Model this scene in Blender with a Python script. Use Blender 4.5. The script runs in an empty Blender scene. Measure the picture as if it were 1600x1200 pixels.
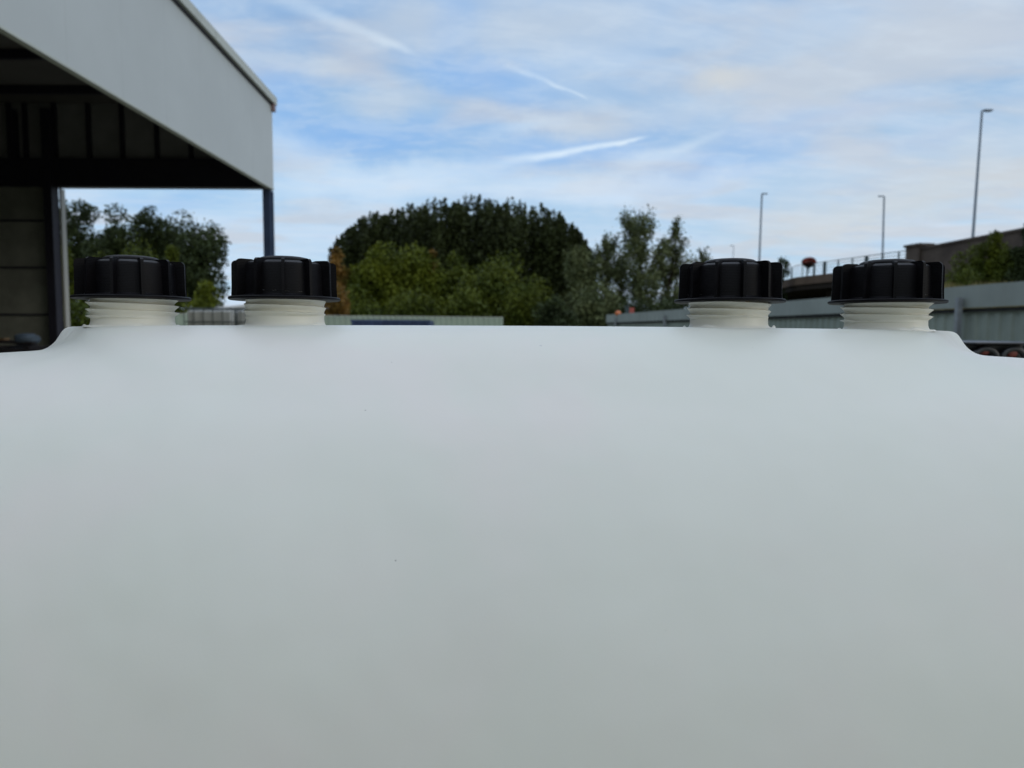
import bpy, math, random
import numpy as np
from mathutils import Vector, Matrix
from mathutils.bvhtree import BVHTree
R = math.radians
scene = bpy.context.scene
C = scene.collection
EYE = 1.5
# ------------------------------------------------------------ camera
PITCH, ROLL, FPX = 4.225, 0.3, 1110.0
cam = bpy.data.cameras.new('camera'); camo = bpy.data.objects.new('camera', cam); C.objects.link(camo)
cam.sensor_width = 36; cam.lens = 36 * FPX / 1600
cam.clip_start = 0.02; cam.clip_end = 3000
camo.matrix_world = Matrix.Translation((0, 0, EYE)) @ Matrix.Rotation(R(90 - PITCH), 4, 'X') @ Matrix.Rotation(R(ROLL), 4, 'Z')
cam.dof.use_dof = True; cam.dof.focus_distance = 0.55; cam.dof.aperture_fstop = 10
scene.camera = camo
MW = camo.matrix_world.copy()
def ray(px, py):                      # direction of a photo pixel
    return (MW.to_3x3() @ Vector(((px - 800) / FPX, (600 - py) / FPX, -1.0)))
# ------------------------------------------------------------ exposure
scene.render.engine = 'CYCLES'
vs = scene.view_settings
vs.view_transform = 'Standard'; vs.look = 'None'; vs.gamma = 1; vs.exposure = 0.0
# ------------------------------------------------------------ sun + sky
SUN_EL, SUN_AZ = 16.0, 115.0       # azimuth measured clockwise from +Y (view direction)
sl = bpy.data.lights.new('sun', 'SUN'); so = bpy.data.objects.new('sun', sl); C.objects.link(so)
sl.energy = 0.5; sl.angle = R(25); sl.color = (1.0, 0.93, 0.84)
sd = Vector((math.sin(R(SUN_AZ)) * math.cos(R(SUN_EL)), math.cos(R(SUN_AZ)) * math.cos(R(SUN_EL)), math.sin(R(SUN_EL))))
so.rotation_euler = sd.to_track_quat('Z', 'Y').to_euler()
world = bpy.data.worlds.new("World"); scene.world = world; world.use_nodes = True
wt = world.node_tree; wt.nodes.clear()
class NB:
    """tiny node helper"""
    def __init__(s, tree): s.t = tree
    def n(s, typ, **kw):
        nd = s.t.nodes.new(typ)
        for k, v in kw.items(): setattr(nd, k, v)
        return nd
    def put(s, sock, v):
        if hasattr(v, 'is_output'): s.t.links.new(v, sock)
        else: sock.default_value = v
    def m(s, op, a, b=None, c=None, clamp=False):
        nd = s.n('ShaderNodeMath', operation=op); nd.use_clamp = clamp
        for i, v in enumerate((a, b, c)):
            if v is not None: s.put(nd.inputs[i], v)
        return nd.outputs[0]
    def mix(s, f, a, b, mode='MIX'):
        nd = s.n('ShaderNodeMix', data_type='RGBA', blend_type=mode)
        s.put(nd.inputs['Factor'], f); s.put(nd.inputs[6], a); s.put(nd.inputs[7], b)
        return nd.outputs[2]
    def ss(s, v, lo, hi, a=0.0, b=1.0):
        nd = s.n('ShaderNodeMapRange', interpolation_type='SMOOTHSTEP')
        s.put(nd.inputs[0], v); s.put(nd.inputs[1], lo); s.put(nd.inputs[2], hi); s.put(nd.inputs[3], a); s.put(nd.inputs[4], b)
        return nd.outputs[0]
    def noise(s, vec, scale, detail=4, rough=0.5, dist=0.0):
        nd = s.n('ShaderNodeTexNoise'); s.put(nd.inputs['Vector'], vec)
        nd.inputs['Scale'].default_value = scale; nd.inputs['Detail'].default_value = detail
        nd.inputs['Roughness'].default_value = rough; nd.inputs['Distortion'].default_value = dist
        return nd.outputs['Fac']
    def vec(s, x, y, z):
        nd = s.n('ShaderNodeCombineXYZ')
        for i, v in enumerate((x, y, z)): s.put(nd.inputs[i], v)
        return nd.outputs[0]
def build_sky():
    b = NB(wt)
    out = b.n('ShaderNodeOutputWorld'); bg = b.n('ShaderNodeBackground')
    sky = b.n('ShaderNodeTexSky', sky_type='NISHITA'); sky.sun_disc = False
    sky.sun_elevation = R(SUN_EL); sky.sun_rotation = R(SUN_AZ)
    sky.air_density = 1.0; sky.dust_density = 0.6; sky.ozone_density = 1.5
    tc = b.n('ShaderNodeTexCoord'); sp = b.n('ShaderNodeSeparateXYZ'); wt.links.new(tc.outputs['Generated'], sp.inputs[0])
    x, y, z = sp.outputs
    zc = b.m('ADD', b.m('MAXIMUM', z, 0.0), 0.10)
    u = b.m('DIVIDE', x, zc); v = b.m('DIVIDE', y, zc)       # cloud-deck coordinates (a flat layer overhead)
    SKY_GAIN = 4.6
    base = b.mix(1.0, sky.outputs[0], (0.62, 0.92, 1.26, 1), 'MULTIPLY')
    # keep the low sky from going yellow: blend towards a clear pale blue
    el = b.ss(z, 0.0, 0.5)
    clear = b.mix(el, (4.9, 7.5, 9.7, 1), (2.1, 4.1, 7.3, 1))
    base = b.mix(0.75, base, clear)
    # wide thin veil, streaky high cloud, small grey-warm puffs
    p1 = b.vec(b.m('MULTIPLY', u, 0.55), b.m('MULTIPLY', v, 0.9), 3.7)
    p2 = b.vec(b.m('ADD', b.m('MULTIPLY', u, 0.35), b.m('MULTIPLY', v, 0.22)), b.m('SUBTRACT', b.m('MULTIPLY', v, 1.5), b.m('MULTIPLY', u, .5)), 11.3)
    n1 = b.noise(p1, 1.1, 5, 0.52, 0.3)
    n2 = b.noise(p2, 1.7, 6, 0.6, 0.6)
    veil = b.ss(n1, 0.32, 0.66)
    streak = b.ss(n2, 0.38, 0.72)
    low = b.ss(z, 0.02, 0.30, 1.0, 0.0)
    amount = b.m('ADD', b.m('MULTIPLY', veil, 0.50), b.m('ADD', b.m('MULTIPLY', streak, 0.42), b.m('MULTIPLY', low, 0.30)), clamp=True)
    col = b.mix(amount, base, (6.1, 7.4, 9.0, 1))
    # greyer, warmer puffs, denser towards the right of the view (+X)
    p3 = b.vec(b.m('MULTIPLY', u, 1.2), b.m('MULTIPLY', v, 1.7), 7.9)
    n3 = b.noise(p3, 1.3, 5, 0.5, 0.4)
    az = b.m('DIVIDE', x, b.m('ADD', b.m('ABSOLUTE', y), 0.25))
    right = b.ss(az, -0.1, 0.75)
    puff = b.ss(b.m('ADD', n3, b.m('MULTIPLY', right, 0.13)), 0.50, 0.70)
    col = b.mix(b.m('MULTIPLY', puff, 0.62), col, (5.8, 6.1, 6.7, 1))
    glow = b.m('MULTIPLY', right, b.ss(z, 0.0, 0.35, 1.0, 0.0))
    col = b.mix(b.m('MULTIPLY', glow, 0.25), col, (7.0, 7.1, 7.0, 1))
    # unseen sky behind and above the camera: added cloud tone that lights the tank
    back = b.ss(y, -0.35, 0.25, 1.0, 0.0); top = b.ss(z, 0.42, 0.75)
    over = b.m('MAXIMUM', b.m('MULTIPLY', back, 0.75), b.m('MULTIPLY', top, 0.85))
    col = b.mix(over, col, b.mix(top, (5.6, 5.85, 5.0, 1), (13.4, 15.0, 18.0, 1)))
    ys = b.m('MAXIMUM', y, 0.05)
    a = b.m('DIVIDE', x, ys); h = b.m('DIVIDE', z, ys)
    gen = tc.outputs['Generated']
    wa = b.m('SUBTRACT', b.noise(gen, 5.0, 5, 0.6), 0.5)
    gen2 = b.n('ShaderNodeVectorMath', operation='ADD'); wt.links.new(gen, gen2.inputs[0]); gen2.inputs[1].default_value = (3.1, 7.7, 1.9)
    wb_ = b.m('SUBTRACT', b.noise(gen2.outputs[0], 7.0, 5, 0.6), 0.5)
    front = b.ss(y, 0.05, 0.3)
    def patch(px, py, rx, ry, s, colr, ang=0):
        nonlocal col
        d = ray(px, py); a0, h0 = d.x / d.y, d.z / d.y; ca, sa = math.cos(R(ang)), math.sin(R(ang))
        da = b.m('ADD', b.m('SUBTRACT', a, a0), b.m('MULTIPLY', wa, 0.16)); dh = b.m('ADD', b.m('SUBTRACT', h, h0), b.m('MULTIPLY', wb_, 0.10))
        u_ = b.m('DIVIDE', b.m('ADD', b.m('MULTIPLY', da, ca), b.m('MULTIPLY', dh, sa)), rx / FPX)
        v_ = b.m('DIVIDE', b.m('SUBTRACT', b.m('MULTIPLY', dh, ca), b.m('MULTIPLY', da, sa)), ry / FPX)
        r2 = b.m('SQRT', b.m('ADD', b.m('MULTIPLY', u_, u_), b.m('MULTIPLY', v_, v_)))
        col = b.mix(b.m('MULTIPLY', b.m('MULTIPLY', b.ss(r2, 0.1, 1.25, 1.0, 0.0), s), front), col, colr)
    BL = (2.7, 4.9, 8.5, 1); WH = (7.0, 8.4, 9.9, 1); GY = (5.7, 6.5, 7.4, 1); WM = (6.6, 6.8, 6.8, 1)
    patch(560, 210, 240, 52, .80, BL, 0); patch(740, 110, 160, 48, .72, BL, -20); patch(900, 225, 260, 42, .66, BL, 12)
    patch(1130, 255, 190, 42, .52, BL, 10); patch(420, 150, 90, 50, .65, BL); patch(710, 35, 60, 60, .6, BL); patch(250, 310, 150, 22, .3, BL)
    patch(620, 285, 260, 42, .60, WH, 4); patch(980, 290, 260, 30, .45, WH, 5); patch(470, 240, 120, 30, .35, WH, -12); patch(820, 195, 90, 14, .35, WH, 15)
    patch(620, 40, 110, 45, .60, GY); patch(860, 45, 210, 60, .55, GY); patch(620, 145, 90, 30, .55, GY); patch(930, 188, 110, 26, .72, GY)
    patch(500, 100, 50, 22, .60, GY); patch(1120, 128, 60, 22, .8, WM); patch(1080, 170, 110, 22, .3, GY)
    patch(1330, 100, 320, 120, .45, GY, 15); patch(1480, 260, 300, 70, .50, GY, 14); patch(1500, 300, 230, 45, .45, WM, 10); patch(1300, 340, 200, 40, .45, WM, 8)
    patch(1250, 195, 220, 35, .35, (4.9, 6.2, 8.6, 1), 12); patch(1440, 215, 120, 22, .3, (4.7, 5.6, 7.4, 1), 15)
    fine = b.ss(b.noise(b.vec(b.m('MULTIPLY', u, 1.6), b.m('MULTIPLY', v, 2.6), 21.0), 3.2, 6, 0.62, 0.3), 0.42, 0.70)
    col = b.mix(b.m('MULTIPLY', b.m('MULTIPLY', fine, 0.26), front), col, (6.8, 7.8, 8.8, 1))
    fine2 = b.ss(b.noise(b.vec(b.m('MULTIPLY', u, 1.5), b.m('MULTIPLY', v, 2.2), 33.0), 2.3, 6, 0.6, 0.2), 0.50, 0.72)
    col = b.mix(b.m('MULTIPLY', b.m('MULTIPLY', fine2, 0.24), front), col, (4.2, 5.8, 8.0, 1))
    # vapour trails: long thin clouds at fixed sky directions (a = x/y, h = z/y)
    def trail(p0, p1, w, s, colr):
        nonlocal col
        d0, d1 = ray(*p0), ray(*p1); a0, h0, a1, h1 = d0.x / d0.y, d0.z / d0.y, d1.x / d1.y, d1.z / d1.y
        w = w / FPX
        L = math.hypot(a1 - a0, h1 - h0); ca, sa = (a1 - a0) / L, (h1 - h0) / L
        da = b.m('SUBTRACT', a, a0); dh = b.m('SUBTRACT', h, h0)
        t = b.m('DIVIDE', b.m('ADD', b.m('MULTIPLY', da, ca), b.m('MULTIPLY', dh, sa)), L)
        d = b.m('ADD', b.m('SUBTRACT', b.m('MULTIPLY', dh, ca), b.m('MULTIPLY', da, sa)), b.m('MULTIPLY', wb_, 0.022))
        ww = b.m('MULTIPLY_ADD', b.m('SUBTRACT', 1.0, t), w * 0.8, w * 0.35)
        g = b.ss(b.m('DIVIDE', b.m('ABSOLUTE', d), b.m('MAXIMUM', ww, 1e-4)), 0.0, 1.0, 1.0, 0.0)
        e = b.m('MULTIPLY', b.ss(t, -0.15, 0.35), b.ss(t, 0.90, 1.03, 1.0, 0.0))
        f = b.m('MULTIPLY', b.m('MULTIPLY', b.m('MULTIPLY', g, e), b.m('MULTIPLY_ADD', wb_, 3.2, 0.9)), s, clamp=True)
        col = b.mix(b.m('MULTIPLY', f, front), col, colr)
    W_ = (7.6, 8.9, 10.0, 1)
    trail((760, 258), (1014, 212), 12, .62, W_)
    trail((790, 103), (920, 154), 7, .45, W_)
    trail((380, -25), (650, 82), 22, .34, W_)
    trail((960, 262), (1140, 205), 20, .2, W_)
    # below the horizon: ground haze tone
    col = b.mix(b.ss(z, -0.03, 0.0, 1.0, 0.0), col, (1.6, 1.7, 1.8, 1))
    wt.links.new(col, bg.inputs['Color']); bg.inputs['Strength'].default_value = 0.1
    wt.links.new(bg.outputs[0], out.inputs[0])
build_sky()

# ------------------------------------------------------------ helpers
def P(px, py, Y):                     # survey helper: bearing of a photo pixel at a chosen real distance
    d = ray(px, py); k = Y / d.y
    return Vector((d.x * k, Y, EYE + d.z * k))
def PZ(px, py, z):
    d = ray(px, py); k = (z - EYE) / d.z
    return Vector((d.x * k, d.y * k, z))
def tag(o, label=None, cat=None, group=None, kind=None):
    for k, v in (('label', label), ('category', cat), ('group', group), ('kind', kind)):
        if v: o[k] = v
    return o
def empty(name, loc, label, cat, group=None):
    o = bpy.data.objects.new(name, None); o.location = loc; o.empty_display_size = .2
    C.objects.link(o); return tag(o, label, cat, group)
class MB:
    def __init__(s): s.v = []; s.f = []
    def add(s, vs_, fs):
        n = len(s.v); s.v += [tuple(v) for v in vs_]; s.f += [tuple(i + n for i in f) for f in fs]; return s
    def box(s, x0, x1, y0, y1, z0, z1):
        return s.add([(x0, y0, z0), (x1, y0, z0), (x1, y1, z0), (x0, y1, z0), (x0, y0, z1), (x1, y0, z1), (x1, y1, z1), (x0, y1, z1)],
                     [(0, 3, 2, 1), (4, 5, 6, 7), (0, 1, 5, 4), (1, 2, 6, 5), (2, 3, 7, 6), (3, 0, 4, 7)])
    def beam(s, a, b, w, h, up=(0, 0, 1)):          # rectangular bar from a to b, w across, h along up
        a, b = Vector(a), Vector(b); d = (b - a).normalized(); up = Vector(up)
        side = d.cross(up)
        if side.length < 1e-4: side = d.cross(Vector((0, 1, 0)))
        side.normalize(); u2 = side.cross(d).normalized()
        vs_ = []
        for p in (a, b):
            for sx, sy in ((-1, -1), (1, -1), (1, 1), (-1, 1)): vs_.append(p + side * sx * w / 2 + u2 * sy * h / 2)
        return s.add(vs_, [(0, 1, 2, 3), (7, 6, 5, 4), (0, 4, 5, 1), (1, 5, 6, 2), (2, 6, 7, 3), (3, 7, 4, 0)])
    def tube(s, pts, rad, n=8, cap=True):
        pts = [Vector(p) for p in pts]; rings = []
        for i, p in enumerate(pts):
            d = (pts[min(i + 1, len(pts) - 1)] - pts[max(i - 1, 0)]).normalized()
            a = d.cross(Vector((0, 0, 1)))
            if a.length < 1e-3: a = Vector((1, 0, 0))
            a.normalize(); b_ = d.cross(a)
            r = rad[i] if hasattr(rad, '__len__') else rad
            rings.append([p + (a * math.cos(2 * math.pi * k / n) + b_ * math.sin(2 * math.pi * k / n)) * r for k in range(n)])
        vs_ = [q for r in rings for q in r]; fs = []
        for i in range(len(pts) - 1):
            for k in range(n): fs.append((i * n + k, i * n + (k + 1) % n, (i + 1) * n + (k + 1) % n, (i + 1) * n + k))
        if cap: fs += [tuple(range(n))[::-1], tuple((len(pts) - 1) * n + k for k in range(n))]
        return s.add(vs_, fs)
    def lathe(s, prof, n=64, c=(0, 0, 0), close=True):
        vs_ = []; fs = []
        for r, z in prof:
            for k in range(n):
                t = 2 * math.pi * k / n; vs_.append((c[0] + r * math.cos(t), c[1] + r * math.sin(t), c[2] + z))
        for i in range(len(prof) - 1):
            for k in range(n): fs.append((i * n + k, i * n + (k + 1) % n, (i + 1) * n + (k + 1) % n, (i + 1) * n + k))
        if close: fs += [tuple(range(n))[::-1], tuple((len(prof) - 1) * n + k for k in range(n))]
        return s.add(vs_, fs)
    def build(s, name, mat, parent=None, smooth=False, loc=None, bevel=0, auto=None):
        me = bpy.data.meshes.new(name); me.from_pydata(s.v, [], s.f); me.update()
        o = bpy.data.objects.new(name, me); C.objects.link(o); me.materials.append(mat)
        if smooth or auto:
            me.polygons.foreach_set('use_smooth', [True] * len(me.polygons))
            if auto: me.set_sharp_from_angle(angle=R(auto))
        if loc: o.location = loc
        if parent is not None:
            o.parent = parent
        if bevel:
            m = o.modifiers.new('b', 'BEVEL'); m.width = bevel; m.segments = 2; m.limit_method = 'ANGLE'; m.angle_limit = R(40)
        return o
def shift(mb, off):
    mb.v = [(x - off[0], y - off[1], z - off[2]) for x, y, z in mb.v]; return mb

def mat(name, col, rough=0.6, spec=0.5, metal=0.0, var=0.0, vscale=3.0, bump=0.0, bscale=40.0, col2=None, sss=0.0, det=5):
    m = bpy.data.materials.new(name); m.use_nodes = True; t = m.node_tree; b = NB(t)
    pr = t.nodes['Principled BSDF']
    tc = b.n('ShaderNodeTexCoord'); oc = tc.outputs['Object']
    c4 = (*col, 1)
    if var or col2:
        n = b.noise(oc, vscale, det, 0.6)
        f = b.ss(n, 0.3, 0.7)
        c2 = (*col2, 1) if col2 else (*[c * (1 + var) for c in col], 1)
        c1 = c4 if col2 else (*[c * (1 - var) for c in col], 1)
        t.links.new(b.mix(f, c1, c2), pr.inputs['Base Color'])
    else: pr.inputs['Base Color'].default_value = c4
    pr.inputs['Roughness'].default_value = rough; pr.inputs['Specular IOR Level'].default_value = spec; pr.inputs['Metallic'].default_value = metal
    if sss:
        pr.inputs['Subsurface Weight'].default_value = sss; pr.inputs['Subsurface Radius'].default_value = (1, .9, .7); pr.inputs['Subsurface Scale'].default_value = .006
    if bump:
        bn = b.n('ShaderNodeBump'); bn.inputs['Strength'].default_value = bump; bn.inputs['Distance'].default_value = 0.02
        t.links.new(b.noise(oc, bscale, 4, 0.6), bn.inputs['Height']); t.links.new(bn.outputs[0], pr.inputs['Normal'])
    return m
def leaf_mat(name, dark, light, scale=0.5):
    m = bpy.data.materials.new(name); m.use_nodes = True; t = m.node_tree; b = NB(t); pr = t.nodes['Principled BSDF']
    tc = b.n('ShaderNodeTexCoord'); geo = b.n('ShaderNodeNewGeometry')
    n = b.noise(tc.outputs['Object'], scale, 3, 0.6)
    f = b.m('ADD', b.m('MULTIPLY', b.ss(n, 0.35, 0.65), 0.8), b.m('MULTIPLY', geo.outputs['Random Per Island'], 0.2))
    t.links.new(b.mix(f, (*dark, 1), (*light, 1)), pr.inputs['Base Color'])
    pr.inputs['Roughness'].default_value = .6; pr.inputs['Specular IOR Level'].default_value = .12
    return m
M = {}
M['asphalt'] = mat('asphalt', (.175, .165, .110), .9, .3, col2=(.25, .238, .168), vscale=.6, bump=.3, bscale=60)
M['earth'] = mat('earth', (.06, .065, .03), .95, .2, col2=(.13, .11, .06), vscale=.5)
M['clad'] = mat('grey cladding', (.45, .485, .495), .5, .4, var=.045, vscale=.35)
M['trim'] = mat('trim', (.42, .45, .42), .5, .4, var=.06, vscale=1.5)
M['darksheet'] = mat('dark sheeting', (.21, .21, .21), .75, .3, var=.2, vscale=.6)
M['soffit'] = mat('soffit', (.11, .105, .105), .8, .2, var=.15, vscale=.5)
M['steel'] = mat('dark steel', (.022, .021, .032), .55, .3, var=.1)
M['block'] = mat('block wall', (.165, .17, .145), .85, .2, var=.2, vscale=1.2, bump=.2, bscale=12)
M['bluepost'] = mat('blue painted steel', (.035, .055, .105), .5, .4, var=.15, vscale=3)
M['jamb'] = mat('pale jamb', (.40, .40, .37), .6)
M['black'] = mat('black plastic', (.010, .0095, .012), .42, .45)
M['hoard'] = mat('grey green hoarding', (.19, .218, .208), .55, .4, var=.10, vscale=.9)
M['hoardlow'] = mat('darker hoarding sheet', (.185, .222, .200), .55, .4, var=.12, vscale=.9)
M['galv'] = mat('galvanised steel', (.20, .22, .24), .5, .5, metal=.3, var=.15, vscale=4)
M['dark'] = mat('near black', (.012, .013, .013), .8, .2)
M['palegreen'] = mat('pale green sheet', (.27, .33, .27), .6, .3, var=.08, vscale=.5)
M['blueskip'] = mat('blue paint', (.035, .06, .14), .5, .4, var=.2, vscale=.8)
M['hdpe'] = mat('white bottle plastic', (.62, .63, .61), .5, .4, var=.03)
M['cage'] = mat('cage tube', (.09, .11, .11), .5, .4)
M['masonry'] = mat('masonry', (.050, .040, .035), .9, .2, col2=(.085, .068, .058), vscale=.9, bump=.4, bscale=8)
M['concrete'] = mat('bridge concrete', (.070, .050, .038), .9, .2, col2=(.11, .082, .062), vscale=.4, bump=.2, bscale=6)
M['bridgedark'] = mat('bridge underside', (.020, .016, .013), .9, .2, var=.2, vscale=.4)  # dark brown shared by deck, piers and abutment
M['lamp'] = mat('lamp column grey', (.13, .16, .19), .5, .4, metal=.2)
M['rail'] = mat('railing paint', (.05, .075, .085), .5, .4)
M['flower'] = leaf_mat('red flowers', (.05, .018, .012), (.36, .035, .014), 3)
M['orange'] = mat('orange lens', (.50, .13, .03), .4, .5)
M['red'] = mat('red plastic', (.14, .024, .018), .45, .5, var=.15, vscale=12)
M['bracket'] = mat('bracket primer', (.22, .15, .15), .6)
M['pinkred'] = mat('faded red', (.36, .09, .075), .6, .3)
M['moulded'] = mat('dark moulded plastic', (.020, .022, .028), .38, .5, var=.15, vscale=8, bump=.1, bscale=60)
M['wood'] = mat('old timber', (.055, .032, .018), .8, .2, col2=(.10, .062, .03), vscale=5)
M['darkwood'] = mat('dark timber', (.012, .010, .010), .8, .2, var=.3, vscale=4)
M['sack'] = mat('grey sacking', (.045, .06, .075), .8, .2, var=.2, vscale=5, bump=.4, bscale=9)
M['bark'] = mat('bark', (.05, .04, .03), .9, .1, var=.3, vscale=6)
M['poplar'] = leaf_mat('dark poplar leaves', (.019, .026, .008), (.038, .050, .014), .35)
M['lime'] = leaf_mat('yellow green leaves', (.044, .062, .006), (.122, .145, .012), .5)
M['mid'] = leaf_mat('mid green leaves', (.034, .052, .006), (.088, .108, .012), .5)
M['birch'] = leaf_mat('grey green leaves', (.050, .068, .028), (.125, .145, .062), .6)
M['leftdark'] = leaf_mat('deep green leaves', (.018, .028, .011), (.046, .064, .022), .5)
M['autumn'] = leaf_mat('autumn leaves', (.075, .062, .014), (.20, .105, .024), .7)
M['drygrass'] = leaf_mat('dry grass', (.13, .12, .05), (.26, .22, .10), .7)

# ------------------------------------------------------------ ground
g = MB(); g.add([(-600, -300, 0), (600, -300, 0), (600, 1500, 0), (-600, 1500, 0)], [(0, 1, 2, 3)])
tag(g.build('ground', M['earth']), kind='structure')
g = MB(); g.add([(-40, -30, .004), (9, -30, .004), (9, 12, .004), (6.5, 30, .004), (4, 50, .004), (-40, 50, .004)], [(0, 1, 2, 3, 4, 5)])
tag(g.build('yard', M['asphalt']), kind='structure')

# ------------------------------------------------------------ the big white tank
NECKZ = EYE + 0.0042
D = 0.58
caps = [(-0.3080, -20), (-0.1843, -2), (0.1757, 16), (0.3032, 8)]
YC, Y0, Y1, ZB = 0.585, 0.275, 0.95, 0.0
BH = 0.36
def smooth(t): t = min(max(t, 0), 1); return t * t * (3 - 2 * t)
def tank_mesh():
    xs = set()
    for i in range(0, 161): xs.add(round(-.33 + .66 * i / 160, 5))
    for i in range(0, 46):
        xs.add(round(.33 + .06 * i / 45, 5)); xs.add(round(-.33 - .06 * i / 45, 5))
    for i in range(1, 41):
        t = math.sin(i / 40 * math.pi / 2); xs.add(round(.39 + .25 * t, 5)); xs.add(round(-.39 - .25 * t, 5))
    xs = sorted(xs)
    N1, N2 = 70, 40; FL = .040
    vs_, fs = [], []
    for x in xs:
        ax = abs(x)
        e = max(0, (ax - .36) / .28); e = min(e, 1); rnd = 1 - math.sqrt(max(0, 1 - e * e))
        e2 = max(0, (ax - .46) / .18); e2 = min(e2, 1); rnd2 = 1 - math.sqrt(max(0, 1 - e2 * e2))
        # raised plateau carrying the necks
        edge = .3670 if x < 0 else .3640
        base = EYE + 0.0045 - 0.0195 - 0.20 * rnd
        bul = -0.0022 * (min(ax, .36) / .36) ** 2
        y0 = Y0 + .14 * rnd2; y1 = Y1 - .14 * rnd2
        prof = []
        for i in range(8): prof.append((y0, ZB + .06 + (base - BH + .001 - ZB - .06) * i / 7, 0))
        for i in range(1, N1 + 1):
            a = i / N1 * math.pi / 2
            yy = YC - FL - (YC - FL - y0) * math.cos(a) ** 1.0; zz = base - BH + BH * math.sin(a)
            prof.append((yy, zz, 1))
        for i in range(1, 8): prof.append((YC - FL + 2 * FL * i / 7, base, 1))
        for i in range(1, N2 + 1):
            a = i / N2 * math.pi / 2
            yy = YC + FL + (y1 - YC - FL) * math.sin(a); zz = base - BH + BH * math.cos(a)
            prof.append((yy, zz, 1))
        for i in range(1, 6): prof.append((y1, ZB + .06 + (base - BH - ZB - .06) * (1 - i / 5), 0))
        prof.append((y1 - .06, ZB, 0)); prof.append((y0 + .06, ZB, 0))
        for (yy, zz, k) in prof:
            if k:
                w = smooth(1 - (abs(yy - YC) - .030) / .125)
                dyy = abs(yy - YC); t = (ax - (edge + .003 - .95 * max(0, dyy - .006))) / (.0062 + .30 * max(0, dyy - .02))
                pl = 0.5 * (1 - math.tanh(t * 1.15)) if t < 0 else 0.5 * (1 - math.tanh(t * 0.72))
                zz += (0.0195 * pl + bul) * w
            vs_.append((x, yy, zz))
    n = len(prof)
    for i in range(len(xs) - 1):
        for k in range(n):
            fs.append((i * n + k, i * n + (k + 1) % n, (i + 1) * n + (k + 1) % n, (i + 1) * n + k))
    fs.append(tuple(range(n))[::-1]); fs.append(tuple((len(xs) - 1) * n + k for k in range(n)))
    mb = MB(); mb.v = vs_; mb.f = [f[::-1] for f in fs]
    return mb
def tank_material(spots):
    m = bpy.data.materials.new('white moulded plastic'); m.use_nodes = True; t = m.node_tree; b = NB(t); pr = t.nodes['Principled BSDF']
    oc = b.n('ShaderNodeTexCoord').outputs['Object']
    n = b.ss(b.noise(oc, 5, 4, .55), .3, .7)
    col = b.mix(n, (.524, .540, .482, 1), (.554, .562, .508, 1))
    col = b.mix(b.ss(b.noise(oc, 4.6, 4, .55, .5), .40, .66, 0, .75), col, (.568, .540, .505, 1))
    for (p, r, c, s) in spots:
        d = b.n('ShaderNodeVectorMath', operation='DISTANCE'); t.links.new(oc, d.inputs[0]); d.inputs[1].default_value = p
        dd = b.m('ADD', d.outputs['Value'], b.m('MULTIPLY', b.m('SUBTRACT', b.noise(oc, 900, 2), .5), r * .9))
        col = b.mix(b.m('MULTIPLY', b.ss(dd, r * .6, r * 1.1, 1.0, 0.0), s), col, (*c, 1))
    t.links.new(col, pr.inputs['Base Color'])
    pr.inputs['Roughness'].default_value = .40; pr.inputs['Specular IOR Level'].default_value = .45
    pr.inputs['Subsurface Weight'].default_value = .25; pr.inputs['Subsurface Radius'].default_value = (1, .9, .7); pr.inputs['Subsurface Scale'].default_value = .012
    bn = b.n('ShaderNodeBump'); bn.inputs['Strength'].default_value = .8; bn.inputs['Distance'].default_value = .006
    h = b.m('ADD', b.noise(oc, 6.5, 3, .5), b.m('MULTIPLY', b.noise(oc, 700, 2, .5), .006))
    t.links.new(h, bn.inputs['Height']); t.links.new(bn.outputs[0], pr.inputs['Normal'])
    return m
tank = empty('plastic_tank', (0, .61, 0), 'large white moulded plastic tank with four black screw caps, filling the foreground', 'tank')
tm = tank_mesh()
bvh = BVHTree.FromPolygons([Vector(v) for v in tm.v], tm.f)
spots = []
for px, py, r, c, s in ((571, 641, .0009, (.12, .11, .10), .8), (618, 876, .0007, (.04, .04, .04), .95), (612, 566, .0009, (.2, .2, .2), .6),
                        (845, 540, .0022, (.30, .32, .33), .45), (1176, 543, .0007, (.25, .25, .25), .6), (1040, 985, .0006, (.3, .28, .25), .5),
                        (250, 700, .0005, (.2, .2, .2), .5), (1300, 760, .0005, (.25, .25, .2), .5)):
    hit = bvh.ray_cast(Vector((0, 0, EYE)), ray(px, py).normalized())
    if hit[0] is not None: spots.append((tuple(hit[0] - Vector((0, .61, 0))), r * .55, c, s))
M['tank'] = tank_material(spots)
M['neckmat'] = mat('neck plastic', (.70, .685, .61), .42, .45, sss=.35)
shift(tm, (0, .61, 0)).build('body', M['tank'], tank, smooth=True)

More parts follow.
